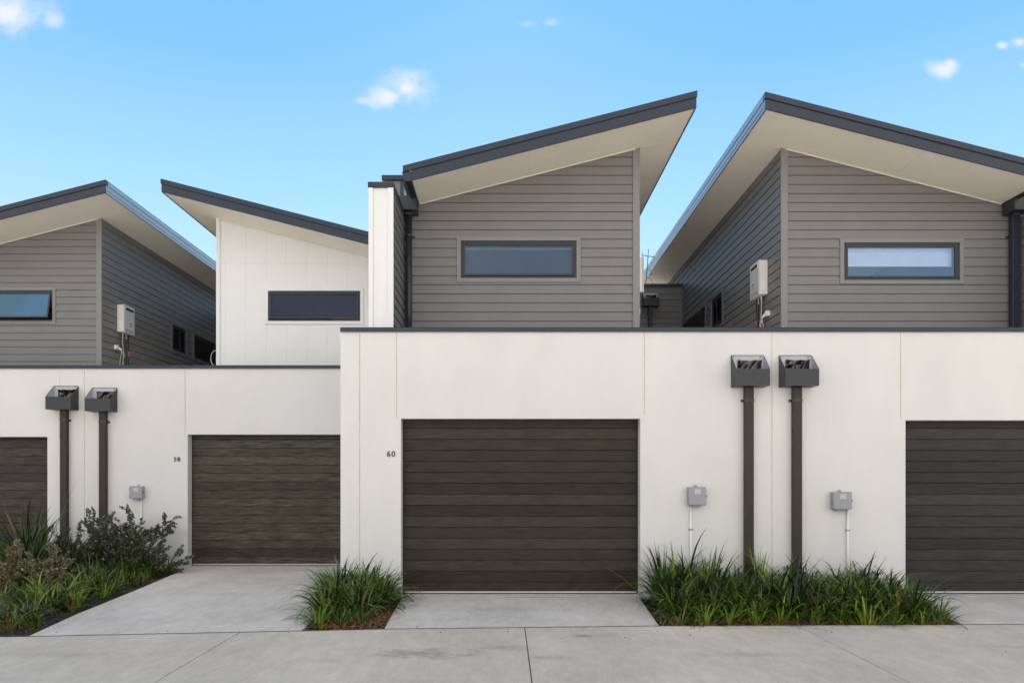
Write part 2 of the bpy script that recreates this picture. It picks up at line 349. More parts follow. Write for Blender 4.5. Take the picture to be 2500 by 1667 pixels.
# ------------------------------------------------------------------ house building blocks
PITCH, PHASE = .1425, 4.023
SL = .255; ZH = EYE + 5.13
class Wall:
    """local frame of a wall: u along, o outwards, z up"""
    def __init__(s, org, t, n): s.org, s.t, s.n = Vector(org), Vector(t), Vector(n)
    def __call__(s, u_, o, z): p = s.org + s.t * u_ + s.n * o; return (p.x, p.y, z)
def cells(u0, u1, z0, z1, holes):
    us = sorted({u0, u1, *[h[0] for h in holes], *[h[1] for h in holes]}); zs = sorted({z0, z1, *[h[2] for h in holes], *[h[3] for h in holes]})
    for a, c in zip(us, us[1:]):
        for d, e in zip(zs, zs[1:]):
            if not any(h[0] <= a and c <= h[1] and h[2] <= d and e <= h[3] for h in holes) and a >= u0 and c <= u1: yield a, c, d, e
def clad(mb, W, u0, u1, z0, z1, holes=(), drop=0.0):
    for a, c, d, e in cells(u0, u1, z0, z1, holes):
        k = math.floor((d - PHASE) / PITCH)
        while PHASE + k * PITCH < e:
            zb = PHASE + k * PITCH; prof = [(zb, -.004), (zb, .021), (zb + PITCH - .0078, .010), (zb + PITCH - .0078, -.004), (zb + PITCH, -.004)]
            for (za, oa), (zc, oc) in zip(prof, prof[1:]):
                if za == zc:
                    if d <= za <= e: mb.quad(W(a, oa, za), W(c, oa, za), W(c, oc, za), W(a, oc, za))
                    continue
                lo, hi = max(za, d), min(zc, e)
                if hi - lo < 1e-5: continue
                f = lambda z: oa + (oc - oa) * (z - za) / (zc - za)
                mb.quad(W(a, f(lo), lo), W(c, f(lo), lo), W(c, f(hi), hi), W(a, f(hi), hi))
            k += 1
def panels(mb, W, u0, u1, z0, z1, joints, zj, holes=()):
    us = [u0] + list(joints) + [u1]; zs = [z0] + list(zj) + [z1]
    for a, c in zip(us, us[1:]):
        for d, e in zip(zs, zs[1:]):
            g = .0009
            for (p, q, r_, s_) in cells(a + g, c - g, d + g, e - g, [(max(h[0], a + g), min(h[1], c - g), max(h[2], d + g), min(h[3], e - g)) for h in holes if h[0] < c - g and h[1] > a + g and h[2] < e - g and h[3] > d + g]):
                mb.box(p, q, -.004, .010, r_, s_, W)
def backing(mb, W, u0, u1, z0, z1, holes=()):
    for a, c, d, e in cells(u0, u1, z0, z1, holes): mb.box(a, c, -.12, -.0045, d, e, W)
def ring(mb, W, u0, u1, z0, z1, w, o0, o1, wb=None):
    wb = w if wb is None else wb
    mb.box(u0, u0 + w, o0, o1, z0, z1, W); mb.box(u1 - w, u1, o0, o1, z0, z1, W)
    mb.box(u0 + w, u1 - w, o0, o1, z1 - w, z1, W); mb.box(u0 + w, u1 - w, o0, o1, z0, z0 + wb, W)
def window(parent, W, u0, u1, z0, z1, trimw, trimm, glass, tilt=0, blind=None, mull=None, label=None):
    g = MB(); ring(g, W, u0, u1, z0, z1, .034, -.07, .012); win = g.build('window', FRAME, parent, bevel=.002)
    if label: win['label'] = label
    g = MB(); ring(g, W, u0 - trimw, u1 + trimw, z0 - trimw, z1 + trimw, trimw, .0, .032); g.build('trim', trimm, win, bevel=.002)
    zt = z1 - .036; c, s = math.cos(R(tilt)), math.sin(R(tilt))
    def T(u_, o, z): dz = z - zt; return W(u_, o * c - dz * s, zt + dz * c + o * s)
    a, e, lo = u0 + .037, u1 - .037, z0 + .037
    g = MB(); ring(g, T, a, e, lo, zt, .030, -.012, .016)
    if mull: g.box(mull - .016, mull + .016, -.011, .014, lo + .03, zt - .03, T)
    g.build('sash', FRAME, win, bevel=.002)
    g = MB(); g.box(a + .028, e - .028, -.003, .003, lo + .028, zt - .028, T); g.build('pane', glass, win)
    if blind:
        if blind[1] is BLINDG: g = MB(); g.box(u0 + .045, u1 - .045, -.092, -.06, z1 - .115, z1 - .085, W); g.build("blind_rail", STICK, win)
        g = MB(); zb = z0 + (z1 - z0) * blind[0]; g.box(u0 + .05, u1 - .05, -.10, -.094, zb, z1 - .05, W)
        g.box(u0 + .05, u1 - .05, -.104, -.088, zb - .012, zb, W); g.build('blind', blind[1], win)
    return win

def upper_storey(h, xh, dr, D, xlow, front, wz, win, oh=.62, side='boards', party=None, low_clad=None):
    """upper block: high side at xh, roof falling towards dr (+1/-1), front wall at y=D"""
    Wf = Wall((xh, D, 0), (dr, 0, 0), (0, -1, 0)); width = abs(xlow - xh); z0 = 3.0
    hole = (win[0], win[1], wz[0], wz[1]); clipf = [((xh, D, ZH + .004), Vector((dr * SL, 0, 1)).normalized())]
    mb = MB()
    backing(mb, Wf, 0.0, width, z0, ZH + .3, [hole])
    o = mb.build('front_wall', GREY if front == 'boards' else PANEL, h, clip=clipf)
    mb = MB()
    if front == 'boards':
        clad(mb, Wf, .0 if side == 'boards' else 0, width, z0, ZH + .3, [hole]); mb.build('cladding', GREY, o, clip=clipf)
    else:
        panels(mb, Wf, .0, width, z0, ZH + .3, front[0], front[1], [hole]); mb.build('cladding', PANEL, o, clip=clipf)
    tm = GREY if front == 'boards' else PANEL
    # corner trim at the high corner and thin trim under the soffit
    mb = MB(); mb.box(-.024, .085 if front == 'boards' else .05, .0, .034, z0, ZH + .3, Wf)
    mb.build('corner_trim', TRIMG if front == 'boards' else PANEL, h, bevel=.002, clip=[((xh, D, ZH), Vector((dr * SL, 0, 1)).normalized())])
    L = 9.0
    # high side wall with its windows
    Ws = Wall((xh, D, 0), (0, 1, 0), (-dr, 0, 0))
    hs_ = [(2.87, 3.57, EYE + 3.06, EYE + 3.67), (4.02, 6.4, EYE + 3.06, EYE + 3.67)]
    mb = MB(); backing(mb, Ws, .10, L, z0, ZH + .01, hs_); ws = mb.build('side_wall', GREY, h)
    mb = MB(); clad(mb, Ws, .0, L, z0, ZH + .012, hs_); mb.build('cladding', GREY, ws)
    window(h, Ws, *hs_[0], .07, GREY, GLASSD, mull=3.28)
    window(h, Ws, *hs_[1], .07, GREY, GLASSD, mull=5.2, blind=(.02, mat('reflected_wall_brown', (.10, .08, .06), .8)))  # brown sheet stands in for the opposite wall reflected in this pane
    # low side and rear walls
    Wl = Wall((xlow, D, 0), (0, 1, 0), (dr, 0, 0))
    mb = MB(); backing(mb, Wl, .10, L, z0, ZH - SL * (width - .12)); mb.build('side_wall', GREY, h)
    Wb = Wall((xh, D + L, 0), (dr, 0, 0), (0, 1, 0))
    mb = MB(); backing(mb, Wb, .09, width - .09, z0, ZH + .3); mb.build('rear_wall', GREY, h, clip=clipf)
    tr = TRIMG if front == 'boards' else PANEL
    window(h, Wf, *hole, .063, tr, win[2], tilt=win[3], blind=win[4], label=win[5])
    # roof
    xe, xl = xh - dr * oh, xh + dr * 3.42; y0, y1 = D - .875, D + L + .5
    zs = lambda x_: ZH - SL * dr * (x_ - xh)
    P = lambda p, q, a: (p, a, q)
    def strip(mb, xa, xb, lo, hi, ya, yb): mb.prism([(xa, zs(xa) + lo), (xb, zs(xb) + lo), (xb, zs(xb) + hi), (xa, zs(xa) + hi)], ya, yb, P)
    mb = MB(); strip(mb, xe, xl, .022, .215, y0 + .002, y1); roof = mb.build('roof', CHAR, h)
    n = 14
    mb = MB(); strip(mb, xe, xl, .0, .020, y0, y1); mb.build('soffit', SOFFIT, roof)
    for yj in (D - .01, D + 2.4, D + 4.8, D + 7.2):
        mb = MB(); strip(mb, xe, xh - dr * .026, -.002, -.0002, yj, yj + .007); mb.build('soffit_joint', SOFFJ, roof)
    xj = xh + dr * 1.72; mb = MB(); strip(mb, xj, xj + dr * .007, -.002, -.0002, y0, D - .03); mb.build('soffit_joint', SOFFJ, roof)
    mb = MB(); strip(mb, xh + dr * .05, xl, -.013, -.0015, D - .038, D - .024); mb.build('soffit_bead', SOFFJ, roof)
    mb = MB(); strip(mb, xe - dr * .022, xl, -.008, .142, y0 - .022, y0 - .001); mb.build('fascia', CHAR, roof, bevel=.002)
    mb = MB(); strip(mb, xe - dr * .03, xl + dr * .13,   .140, .230, y0 - .040, y0 + .05)
    strip(mb, xe - dr * .03, xe + dr * .10,   .216, .2305, y0 + .05, y1); mb.build('barge_capping', CHAR, roof, bevel=.003)
    mb = MB(); xa, xb = xe - dr * .022, xe - dr * .001
    mb.box(xa, xb, y0 - .0005, y1, zs(xe) - .008, zs(xe) + .142); mb.box(xa - dr * .006, xb, y0 + .002, y1, zs(xe) + .05, zs(xe) + .056)
    mb.box(xe - dr * .03, xe - dr * .0, y0 + .05, y1, zs(xe) + .144, zs(xe) + .233); mb.build('side_fascia', FASC_SHEEN, roof, bevel=.002)
    mb = MB(); mb.box(xl - dr * .002, xlow, D + .001, y1 - .45, zs(xl) - .10, zs(xl) - .022); mb.build('sun_gap_cover', CHARD, roof)  # unseen cover added to stop sun leaking into the room
    # gutter at the low side
    g0 = xl + dr * .001; zg = zs(xl)
    mb = MB(); mb.prism([(g0, zg - .02), (g0 + dr * .10, zg - .02), (g0 + dr * .145, zg + .105), (g0 + dr * .132, zg + .12), (g0, zg + .12)], y0 - .018, y1, P)
    mb.build('gutter', CHAR, roof, bevel=.004)
    return roof

def garage(h, x0, x1, D, zp, door, doorseed, joints, doorm, zd):
    W = Wall((0, D, 0), (1, 0, 0), (0, -1, 0)); mb = MB()
    hole = (door[0], door[1], -.1, zd); T = .24
    for a, c, d, e in cells(x0, x1, -.1, zp, [hole]): mb.box(a, c, -T, 0, d, e, W)
    gw = mb.build('garage_wall', WHITE, h)
    mb = MB(); mb.box(x0 + .001, x0 + .2, D + T + .001, D + 6, -.1, zp - .002); mb.build('garage_side_wall', WHITE, h)
    mb = MB(); mb.box(x1 - .2, x1 - .001, D + T + .001, D + 6, -.1, zp - .002); mb.build('garage_side_wall', WHITE, h)
    mb = MB(); mb.box(x0 + .201, x1 - .201, D + T + .001, D + 9, 2.95, 3.08); mb.build('garage_roof', CHARD, h)
    for (jx, zb, wj) in joints:
        mb = MB(); mb.box(jx - wj / 2, jx + wj / 2, .0, .0018, zb, zp - .058, W); mb.build('control_joint', SEALANT, gw)
    mb = MB(); mb.box(x0 - .0, x1 - .003, -T - .03, .026, zp, zp + .008, W); mb.box(x0 - .0, x1 - .003, .016, .026, zp - .052, zp, W)
    mb.build('coping', CHAR, h, bevel=.002)
    mb = MB(); mb.box(door[0] + .002, door[1] - .002, -.235, .055, -.085, .006, W); mb.build('threshold', THRESH, h, bevel=.003)
    # door leaf: planks with a small shadow groove between them
    dy = -.155; p = .1487; z = .0143; mb = MB()
    while z < zd + .02:
        zt = min(z + p, zd + .04)
        prof = [(z, -.012), (z + .0035, -.012), (z + .006, .004), (zt - .012, .004), (zt - .009, .000), (zt - .003, .000), (zt, -.012)]
        for (za, oa), (zc, oc) in zip(prof, prof[1:]):
            mb.quad(W(door[0] + .022, dy + oa, za), W(door[1] - .022, dy + oa, za), W(door[1] - .022, dy + oc, zc), W(door[0] + .022, dy + oc, zc))
        z += p
    mb.box(door[0] - .05, door[1] + .05, dy - .06, dy - .013, .008, zd + .06, W)
    dl = mb.build('garage_door', doorm, h)
    mb = MB(); mb.box(door[0] + .001, door[0] + .02, dy - .012, dy - .002, .0, zd, W); mb.box(door[1] - .02, door[1] - .001, dy - .012, dy - .002, .0, zd, W)
    mb.box(door[0] + .02, door[1] - .02, dy - .02, dy + .008, zd - .014, zd - .001, W); mb.build('track_cover', RUBBER, dl)
    mb = MB(); mb.box(door[0] + .024, door[1] - .024, dy - .010, dy + .010, .021, .038, W); mb.build('bottom_rail', SEAL, dl)
    hx = (door[0] + door[1]) / 2; mb = MB(); mb.box(hx - .07, hx + .07, dy + .005, dy + .022, .052, .066, W); mb.build('handle', FRAME, dl, bevel=.003)
    mb = MB(); mb.box(door[0] + .022, door[1] - .022, dy - .012, dy + .006, .003, .020, W); mb.build('rubber_seal', RUBBER, dl)
    return gw

# ------------------------------------------------------------------ the four townhouses
D1, D2, D3, D4 = 9.1, 10.7, 12.0, 13.6
ZP1, ZP3 = EYE + 1.975, EYE + 1.945
WD58 = woodgrain("weathered_wood_planks", (.018, .014, .011), (.125, .096, .068), .1487, 3, .0143)
WD60 = woodgrain("dark_wood_planks", (.022, .016, .0125), (.064, .044, .031), .1487, 11, .0143)
WD62 = woodgrain("charcoal_wood_planks", (.020, .018, .0165), (.054, .048, .044), .1487, 29, .0143)
WD56 = woodgrain("grey_brown_wood_planks", (.020, .016, .014), (.095, .075, .058), .1487, 41, .0143)
J = .012
h56 = thing('townhouse', 'grey weatherboard townhouse at the far left, tilted open blue window', 'house', (-10, D3, 0), 'row of townhouses')
garage(h56, -13.0, -7.392, D3, ZP3, (-11.23, -8.04), 1, [(-7.83, 2.25, .006)], WD56, EYE + .70)
upper_storey(h56, -8.04, -1, D4, -11.75, 'boards', (EYE + 3.09, EYE + 3.70), (.955, 2.765, GLASSB, 11, None, 'bluish awning window tilted open at the bottom'), oh=.59)
h58 = thing('townhouse', 'cream panel clad townhouse above garage 58', 'house', (-4.8, D3, 0), 'row of townhouses')
garage(h58, -7.390, -2.20, D3, ZP3, (-5.575, -2.385), 2, [(-5.62, 2.30, J)], WD58, EYE + .74)
pj = [.155 + .405 * k for k in range(10)]
upper_storey(h58, -5.715, 1, D4, -1.905, (pj, [EYE + 4.235]), (EYE + 3.09, EYE + 3.69), (1.005, 2.84, GLASSD, 5, None, 'dark awning window slightly open'), oh=.655)
h60 = thing('townhouse', 'grey weatherboard townhouse in the centre above garage 60', 'house', (.7, D1, 0), 'row of townhouses')
garage(h60, -2.19, 3.559, D1, ZP1, (-1.386, 1.805), 3, [(-1.935, 0, J), (-1.445, .99 + 1.38, J), (1.86, 2.43, J)], WD60, EYE + .772)
upper_storey(h60, 2.086, -1, D2, -1.575, 'boards', (EYE + 3.10, EYE + 3.685), (.965, 2.775, GLASS, 1.2, (.06, BLINDG), None), oh=.645)
h62 = thing('townhouse', 'grey weatherboard townhouse at the right edge, white blind half down', 'house', (6.3, D1, 0), 'row of townhouses')
garage(h62, 3.561, 9.2, D1, ZP1, (5.34, 8.53), 4, [(5.275, 2.36, J)], WD62, EYE + .752)
upper_storey(h62, 4.34, 1, D2, 8.04, 'boards', (EYE + 3.07, EYE + 3.655), (.965, 2.775, GLASSC, .0, (.44, BLINDW), 'window with white blind half down'), oh=.575)
# joint between neighbours
for hh, xx, DD, zp in ((h62, 3.560, D1, ZP1), (h58, -7.391, D3, ZP3)):
    gw = [c for c in hh.children if c.name.startswith('garage_wall')][0]
    mb = MB(); mb.box(xx - .005, xx + .005, DD - .002, DD, 0, zp - .055); mb.build('control_joint', SEALANT, gw)

# party walls (fins) that stand between the upper storeys
def party_wall(h, xo, xi, y0, ys, s):
    """xo: outer white side, xi: side facing the house (grey boards); s: direction of xi from xo"""
    za, zb = EYE + 4.04, EYE + 4.56
    mb = MB(); mb.box(xo, xi, y0, ys - .002, 3.0, za); mb.box(xo, xi, ys, ys + 8, 3.0, zb); pw = mb.build('party_wall', PANEL, h)
    mb = MB(); f = Wall((min(xo, xi), y0, 0), (1, 0, 0), (0, -1, 0)); w = abs(xi - xo)
    mb.box(-.012, .05, .0, .022, 3.0, za, f); mb.box(w - .055, w + .024, .0, .022, 3.0, za, f); mb.build('corner_trim', PANEL, pw, bevel=.002)
    mb = MB(); Wi = Wall((xi, y0, 0), (0, 1, 0), (s, 0, 0)); clad(mb, Wi, .001, ys - y0 + .2, 3.0, za - .002); mb.build('cladding', GREY, pw)
    mb = MB(); mb.box(min(xo, xi) + .055, max(xo, xi) + .02, ys - .022, ys - .0, za + .08, zb - .002)
    mb.build('step_cladding', GREY, pw)
    mb = MB(); xr = max(xo, xi) if s > 0 else min(xo, xi); mb.box(xr - .03 * s, xr + .026 * s, ys - .032, ys - .023, za + .08, zb); mb.build('step_flashing', CHARD, pw)
    mb = MB(); a, c = min(xo, xi) - .02, max(xo, xi) + .03
    mb.box(a, c, y0 - .035, ys - .005, za + .001, za + .075); mb.box(a + .02, c + .01, ys - .06, ys + 8, zb + .001, zb + .075); mb.build('party_wall_capping', CHAR, pw, bevel=.003)
    return pw
party_wall(h60, -1.895, -1.583, 9.57, 10.56, 1)
party_wall(h62, 8.36, 8.048, 9.57, 10.56, -1)
# low link wall closing the gap between the houses
for hh, xa, xb, yy, zt in ((h62, 2.11, 4.315, 16.6, EYE + 4.60), (h56, -8.02, -5.74, 19.5, EYE + 4.60)):
    W = Wall((0, yy, 0), (1, 0, 0), (0, -1, 0)); mb = MB(); mb.box(xa, xb, yy, yy + 1.5, 0, zt); lk = mb.build('link_wall', GREY, hh)
    mb = MB(); clad(mb, W, xa, xb - .05, 3.0, zt - .001); mb.build('cladding', GREY, lk)
    mb = MB(); mb.box(xa, xb, yy - .04, yy + 1.52, zt + .001, zt + .075); mb.build('link_capping', CHARD, lk)
    mb = MB(); mb.box(xb - .05, xb, yy - .03, yy, 3.0, zt); mb.build('corner_trim', GREY, lk)
for hh in (h56, h58, h60, h62): keep(hh)

# unseen cream garage row added behind the camera to bounce warm sunlight onto the soffits
t = thing('bounce_garage_row', 'unseen cream garage row added across the lane for bounce light', 'building', (0, -9, 0))
mb = MB()
for a, c, d, e in cells(-16, 16, -.09, 3.6, [(x_, x_ + 3.2, -.09, 2.35) for x_ in (-13.6, -7.9, -2.2, 3.5, 9.2)]): mb.box(a, c, -9.24, -9.0, d, e)
ow = mb.build('garage_wall', WHITE, t)
for x_ in (-13.6, -7.9, -2.2, 3.5, 9.2):
    mb = MB(); mb.box(x_ + .01, x_ + 3.19, -9.2, -9.15, -.08, 2.34); mb.build('garage_door', WD62, t)
mb = MB(); mb.box(-16, 16, -13, -9.25, 3.3, 3.4); mb.build('garage_roof', CHARD, t)
mb = MB(); mb.box(-15, 15, -16, -10.6, 3.41, 6.6); mb.build('upper_wall', PANEL, t)
mb = MB(); mb.box(-15.6, 15.6, -16.6, -10.1, 6.61, 6.85); mb.build('roof', CHAR, t); keep(t)

# ------------------------------------------------------------------ house numbers
def number(txt, x, z, D, hgt, lab):
    cu = bpy.data.curves.new('house_number', 'FONT'); cu.body = txt; cu.size = hgt / .66; cu.extrude = .004; cu.space_character = 1.2; cu.offset = .0002
    tmp = bpy.data.objects.new('tmp', cu); COL.objects.link(tmp); tmp.rotation_euler = (R(90), 0, 0); tmp.location = (x, D - .008, z)
    dg = bpy.context.evaluated_depsgraph_get(); me = bpy.data.meshes.new_from_object(tmp.evaluated_get(dg)); bpy.data.objects.remove(tmp)
    o = bpy.data.objects.new('house_number', me); COL.objects.link(o); o.rotation_euler = (R(90), 0, 0); o.location = (x, D - .008, z)
    me.materials.clear(); me.materials.append(NUM); return tag(o, lab, 'number')
number('60', (943.5 - 1232) / 1667 * D1, EYE + (1163 - 1114) / 1667 * D1, D1, .070, 'small black house number 60 beside the central garage door')
number('58', (423.5 - 1232) / 1667 * D3, EYE + (1163 - 1125.5) / 1667 * D3, D3, .070, 'small black house number 58 on the left white wall')

# ------------------------------------------------------------------ open hoppers with downpipes on the parapet walls
def hopper(xc, D, zb, w, lab, foil_seed, grp='rainwater hoppers on the white walls', pipe_w=.115, zbot=-.03, hgt=.433, dep=.22, fh=.218, pipem=None, root=None):
    t = thing('downpipe', lab, 'downpipe', (xc, D, 0), grp)
    a, c = xc - w / 2, xc + w / 2; T = .004; zt = zb + hgt; yb = D - .002; yf = D - dep
    mb = MB(); P = lambda p, q, x_: (x_, p, q)
    pent = [(yb, zb), (yf, zb), (yf, zb + fh), (yb, zt)]
    mb.prism(pent, a, a + T, P); mb.prism(pent, c - T, c, P)
    mb.box(a + T, c - T, yf, yf + T, zb, zb + fh); mb.box(a + T, c - T, yf + T, yb, zb, zb + T)
    mb.box(a + T, c - T, yb - .006, yb - .001, zt - .008, zt)
    hp = mb.build('hopper', HOP, t)
    mb = MB(); mb.box(a + T, c - T, yb - .004, yb, zb + T, zt - .009)
    q = lambda o: [(yb - .004, zb + .01), (yf + T + .001, zb + .01), (yf + T + .001, zb + fh - .004), (yb - .004, zt - .012)]
    mb.prism(q(0), a + T + .0004, a + T + .002, P); mb.prism(q(0), c - T - .002, c - T - .0004, P); mb.build('lining', SKY_LINING, hp)
    # crumpled flashing in the scupper opening
    mb = MB(); rnd = random.Random(foil_seed); nx, nzz = 9, 4; fx0, fx1, fz0, fz1 = a + .085, c - .035, zb + .15, zt - .065
    base = len(mb.v)
    for j in range(nzz + 1):
        for i in range(nx + 1):
            e = 0 if i in (0, nx) or j in (0,) else 1
            mb.v.append((fx0 + (fx1 - fx0) * i / nx, yb - .008 - e * (rnd.random() * .034) - (.02 if j == nzz else 0), fz0 + (fz1 - fz0) * j / nzz + (rnd.uniform(-.006, .006) if j == nzz else 0) - .012 * math.sin(math.pi * i / nx) * (j / nzz)))
    for j in range(nzz):
        for i in range(nx):
            k = base + j * (nx + 1) + i; mb.f.append((k, k + 1, k + nx + 2, k + nx + 1))
    mb.build('flashing', FOIL, hp)
    for sx in (a + .03, c - .05):
        mb = MB(); mb.tube([(sx, yb - .004, zt - .022), (sx, yb - .012, zt - .022)], .0075, 10); mb.build('screw', CHARD, hp)
    mb = MB(); mb.box(xc - pipe_w / 2, xc + pipe_w / 2, D - .09, D - .012, zbot, zb - .001); mb.build('pipe', pipem or PIPEM, t, bevel=.006, seg=2)
    zk = zb - .175
    mb = MB(); mb.box(xc - pipe_w / 2 - .034, xc + pipe_w / 2 + .034, D - .006, D - .001, zk - .018, zk + .018); mb.box(xc - pipe_w / 2 - .004, xc + pipe_w / 2 + .004, D - .094, D - .006, zk - .016, zk + .016)
    br = mb.build('bracket', CHARD, t, bevel=.002)
    for sgn in (-1, 1):
        mb = MB(); xx = xc + sgn * (pipe_w / 2 + .022); mb.tube([(xx, D - .006, zk), (xx, D - .011, zk)], .006, 8); mb.build('screw', STEEL, br)
    keep(t); return t
X = lambda px, D: (px - 1232.5) / 1667 * D
hopper(X(1824.5, D1), D1, EYE + 1.183, .440, 'open dark hopper and bronze downpipe, left one of the pair beside garage 60', 5)
hopper(X(1941.3, D1), D1, EYE + 1.183, .440, 'open dark hopper and bronze downpipe, right one of the pair beside garage 60', 8)
hopper(X(161.5, D3), D3, EYE + 1.16, .440, 'open dark hopper and bronze downpipe at far left beside the leftmost garage', 12)
hopper(X(256, D3), D3, EYE + 1.13, .440, 'open dark hopper and bronze downpipe on the left wall rising behind the tall shrub', 19)
# small hopper on the link wall
hopper(3.52, 16.57, EYE + 4.10, .38, 'small black hopper on the dark wall deep in the right gap', 23, grp=None, hgt=.36, fh=.19, dep=.2, pipem=CHARD, pipe_w=.10, zbot=3.0)

def eave_drop(x0, x1, round_, lab, lowx):
    t = thing('downpipe', lab, 'downpipe', ((x0 + x1) / 2, D2, 3.1)); xm = (x0 + x1) / 2
    mb = MB(); P = lambda p, q, a: (a, p, q)
    mb.prism([(10.40, 5.66), (10.665, 5.66), (10.665, 5.87), (10.40, 5.87)], min(x0, x1), max(x0, x1), P)
    mb.box(min(x0, x1) - .006, max(x0, x1) + .006, 10.394, 10.665, 5.652, 5.666); mb.build('hopper', CHARD, t, bevel=.004)
    mb = MB()
    if round_: mb.tube([(lowx, 10.60, 3.12), (lowx, 10.60, 5.652)], .050, 24)
    else: mb.box(lowx - .055, lowx + .055, 10.56, 10.65, 3.12, 5.652)
    mb.build('pipe', CHAR, t, smooth=round_, bevel=0 if round_ else .005)
    mb = MB(); mb.tube([(lowx, 10.60, 5.31), (lowx, 10.60, 5.34)], .053, 24) if round_ else mb.box(lowx - .059, lowx + .059, 10.555, 10.66, 5.32, 5.35)
    mb.box(lowx - .085, lowx + .085, 10.662, 10.672, 5.312, 5.34); mb.build('bracket', CHARD, t)
    mb = MB(); mb.box(lowx - .05, lowx + .05, 10.54, 10.66, 5.640, 5.6515); mb.build('collar', STEEL, t)
    keep(t)
eave_drop(-1.62, -1.35, True, 'dark round downpipe and box hopper under the centre roof, beside the white party wall', -1.492)
eave_drop(7.77, 8.03, False, 'black square downpipe with box hopper at the right edge', 7.915)

# ------------------------------------------------------------------ meter boxes
def meter_box(x0, x1, z0, z1, D, xp, lab, clipz):
    t = thing('meter_box', lab, 'meter box', ((x0 + x1) / 2, D, z0), 'grey boxes on the white walls')
    mb = MB(); mb.box(x0 + .006, x1 - .006, D - .075, D - .002, z0 + .004, z1 - .004); mb.box(x0 + .045, x1 - .07, D - .085, D - .01, z0 - .022, z0 + .003)
    mb.build('body', BOXG, t, bevel=.008, seg=2)
    mb = MB(); mb.box(x0, x1, D - .105, D - .077, z0, z1); lid = mb.build('lid', BOXG, t, bevel=.012, seg=3)
    mb = MB(); xm = (x0 + x1) / 2; mb.box(xm - .035, xm + .045, D - .1065, D - .105, z1 - .095, z1 - .028); mb.build('label_plate', BOXL, lid)
    for zz in (z0 + .045, z1 - .05):
        mb = MB(); mb.tube([(x0 - .006, D - .083, zz - .02), (x0 - .006, D - .083, zz + .02)], .008, 8); mb.build('hinge', BOXG, t)
    mb = MB(); mb.box(x1 - .001, x1 + .010, D - .098, D - .07, (z0 + z1) / 2 - .015, (z0 + z1) / 2 + .01); mb.build('latch', CHARD, t, bevel=.002)
    mb = MB(); mb.box(xm - .022, xm + .022, D - .012, D - .002, z1 - .002, z1 + .024); mb.build('mounting_lug', BOXG, t, bevel=.003)
    mb = MB(); mb.tube([(xp, D - .022, -.03), (xp, D - .022, z0 - .001)], .0135, 14); cp = mb.build('conduit', PVC, t, smooth=True)
    mb = MB(); mb.box(xp - .02, xp + .036, D - .005, D - .001, clipz - .012, clipz + .012); mb.tube([(xp, D - .022, clipz - .01), (xp, D - .022, clipz + .01)], .0155, 14)
    mb.box(xp - .0215, xp - .0145, D - .03, D - .002, clipz - .012, clipz + .012); mb.build('saddle_clip', STEEL, cp); keep(t)
meter_box(X(1681, 9.0), X(1724, 9.0), EYE + (1163 - 1233) / 1667 * 9, EYE + (1163 - 1188) / 1667 * 9, D1, X(1686.5, 9.08), 'grey meter box between the brown central garage door and the hoppers', EYE - 129 / 1667 * 9.08)
meter_box(X(2034.6, 9.0), X(2080.4, 9.0), EYE + (1163 - 1243) / 1667 * 9, EYE + (1163 - 1200) / 1667 * 9, D1, X(2069.6, 9.08), 'grey meter box on the wall left of the rightmost garage door', EYE - 131 / 1667 * 9.08)
meter_box(X(315, 11.9), X(347, 11.9), EYE + (1163 - 1217) / 1667 * 11.9, EYE + (1163 - 1186) / 1667 * 11.9, D3, X(344.5, 11.98), 'grey meter box left of number 58 above the tall shrub', EYE - 125 / 1667 * 11.9)

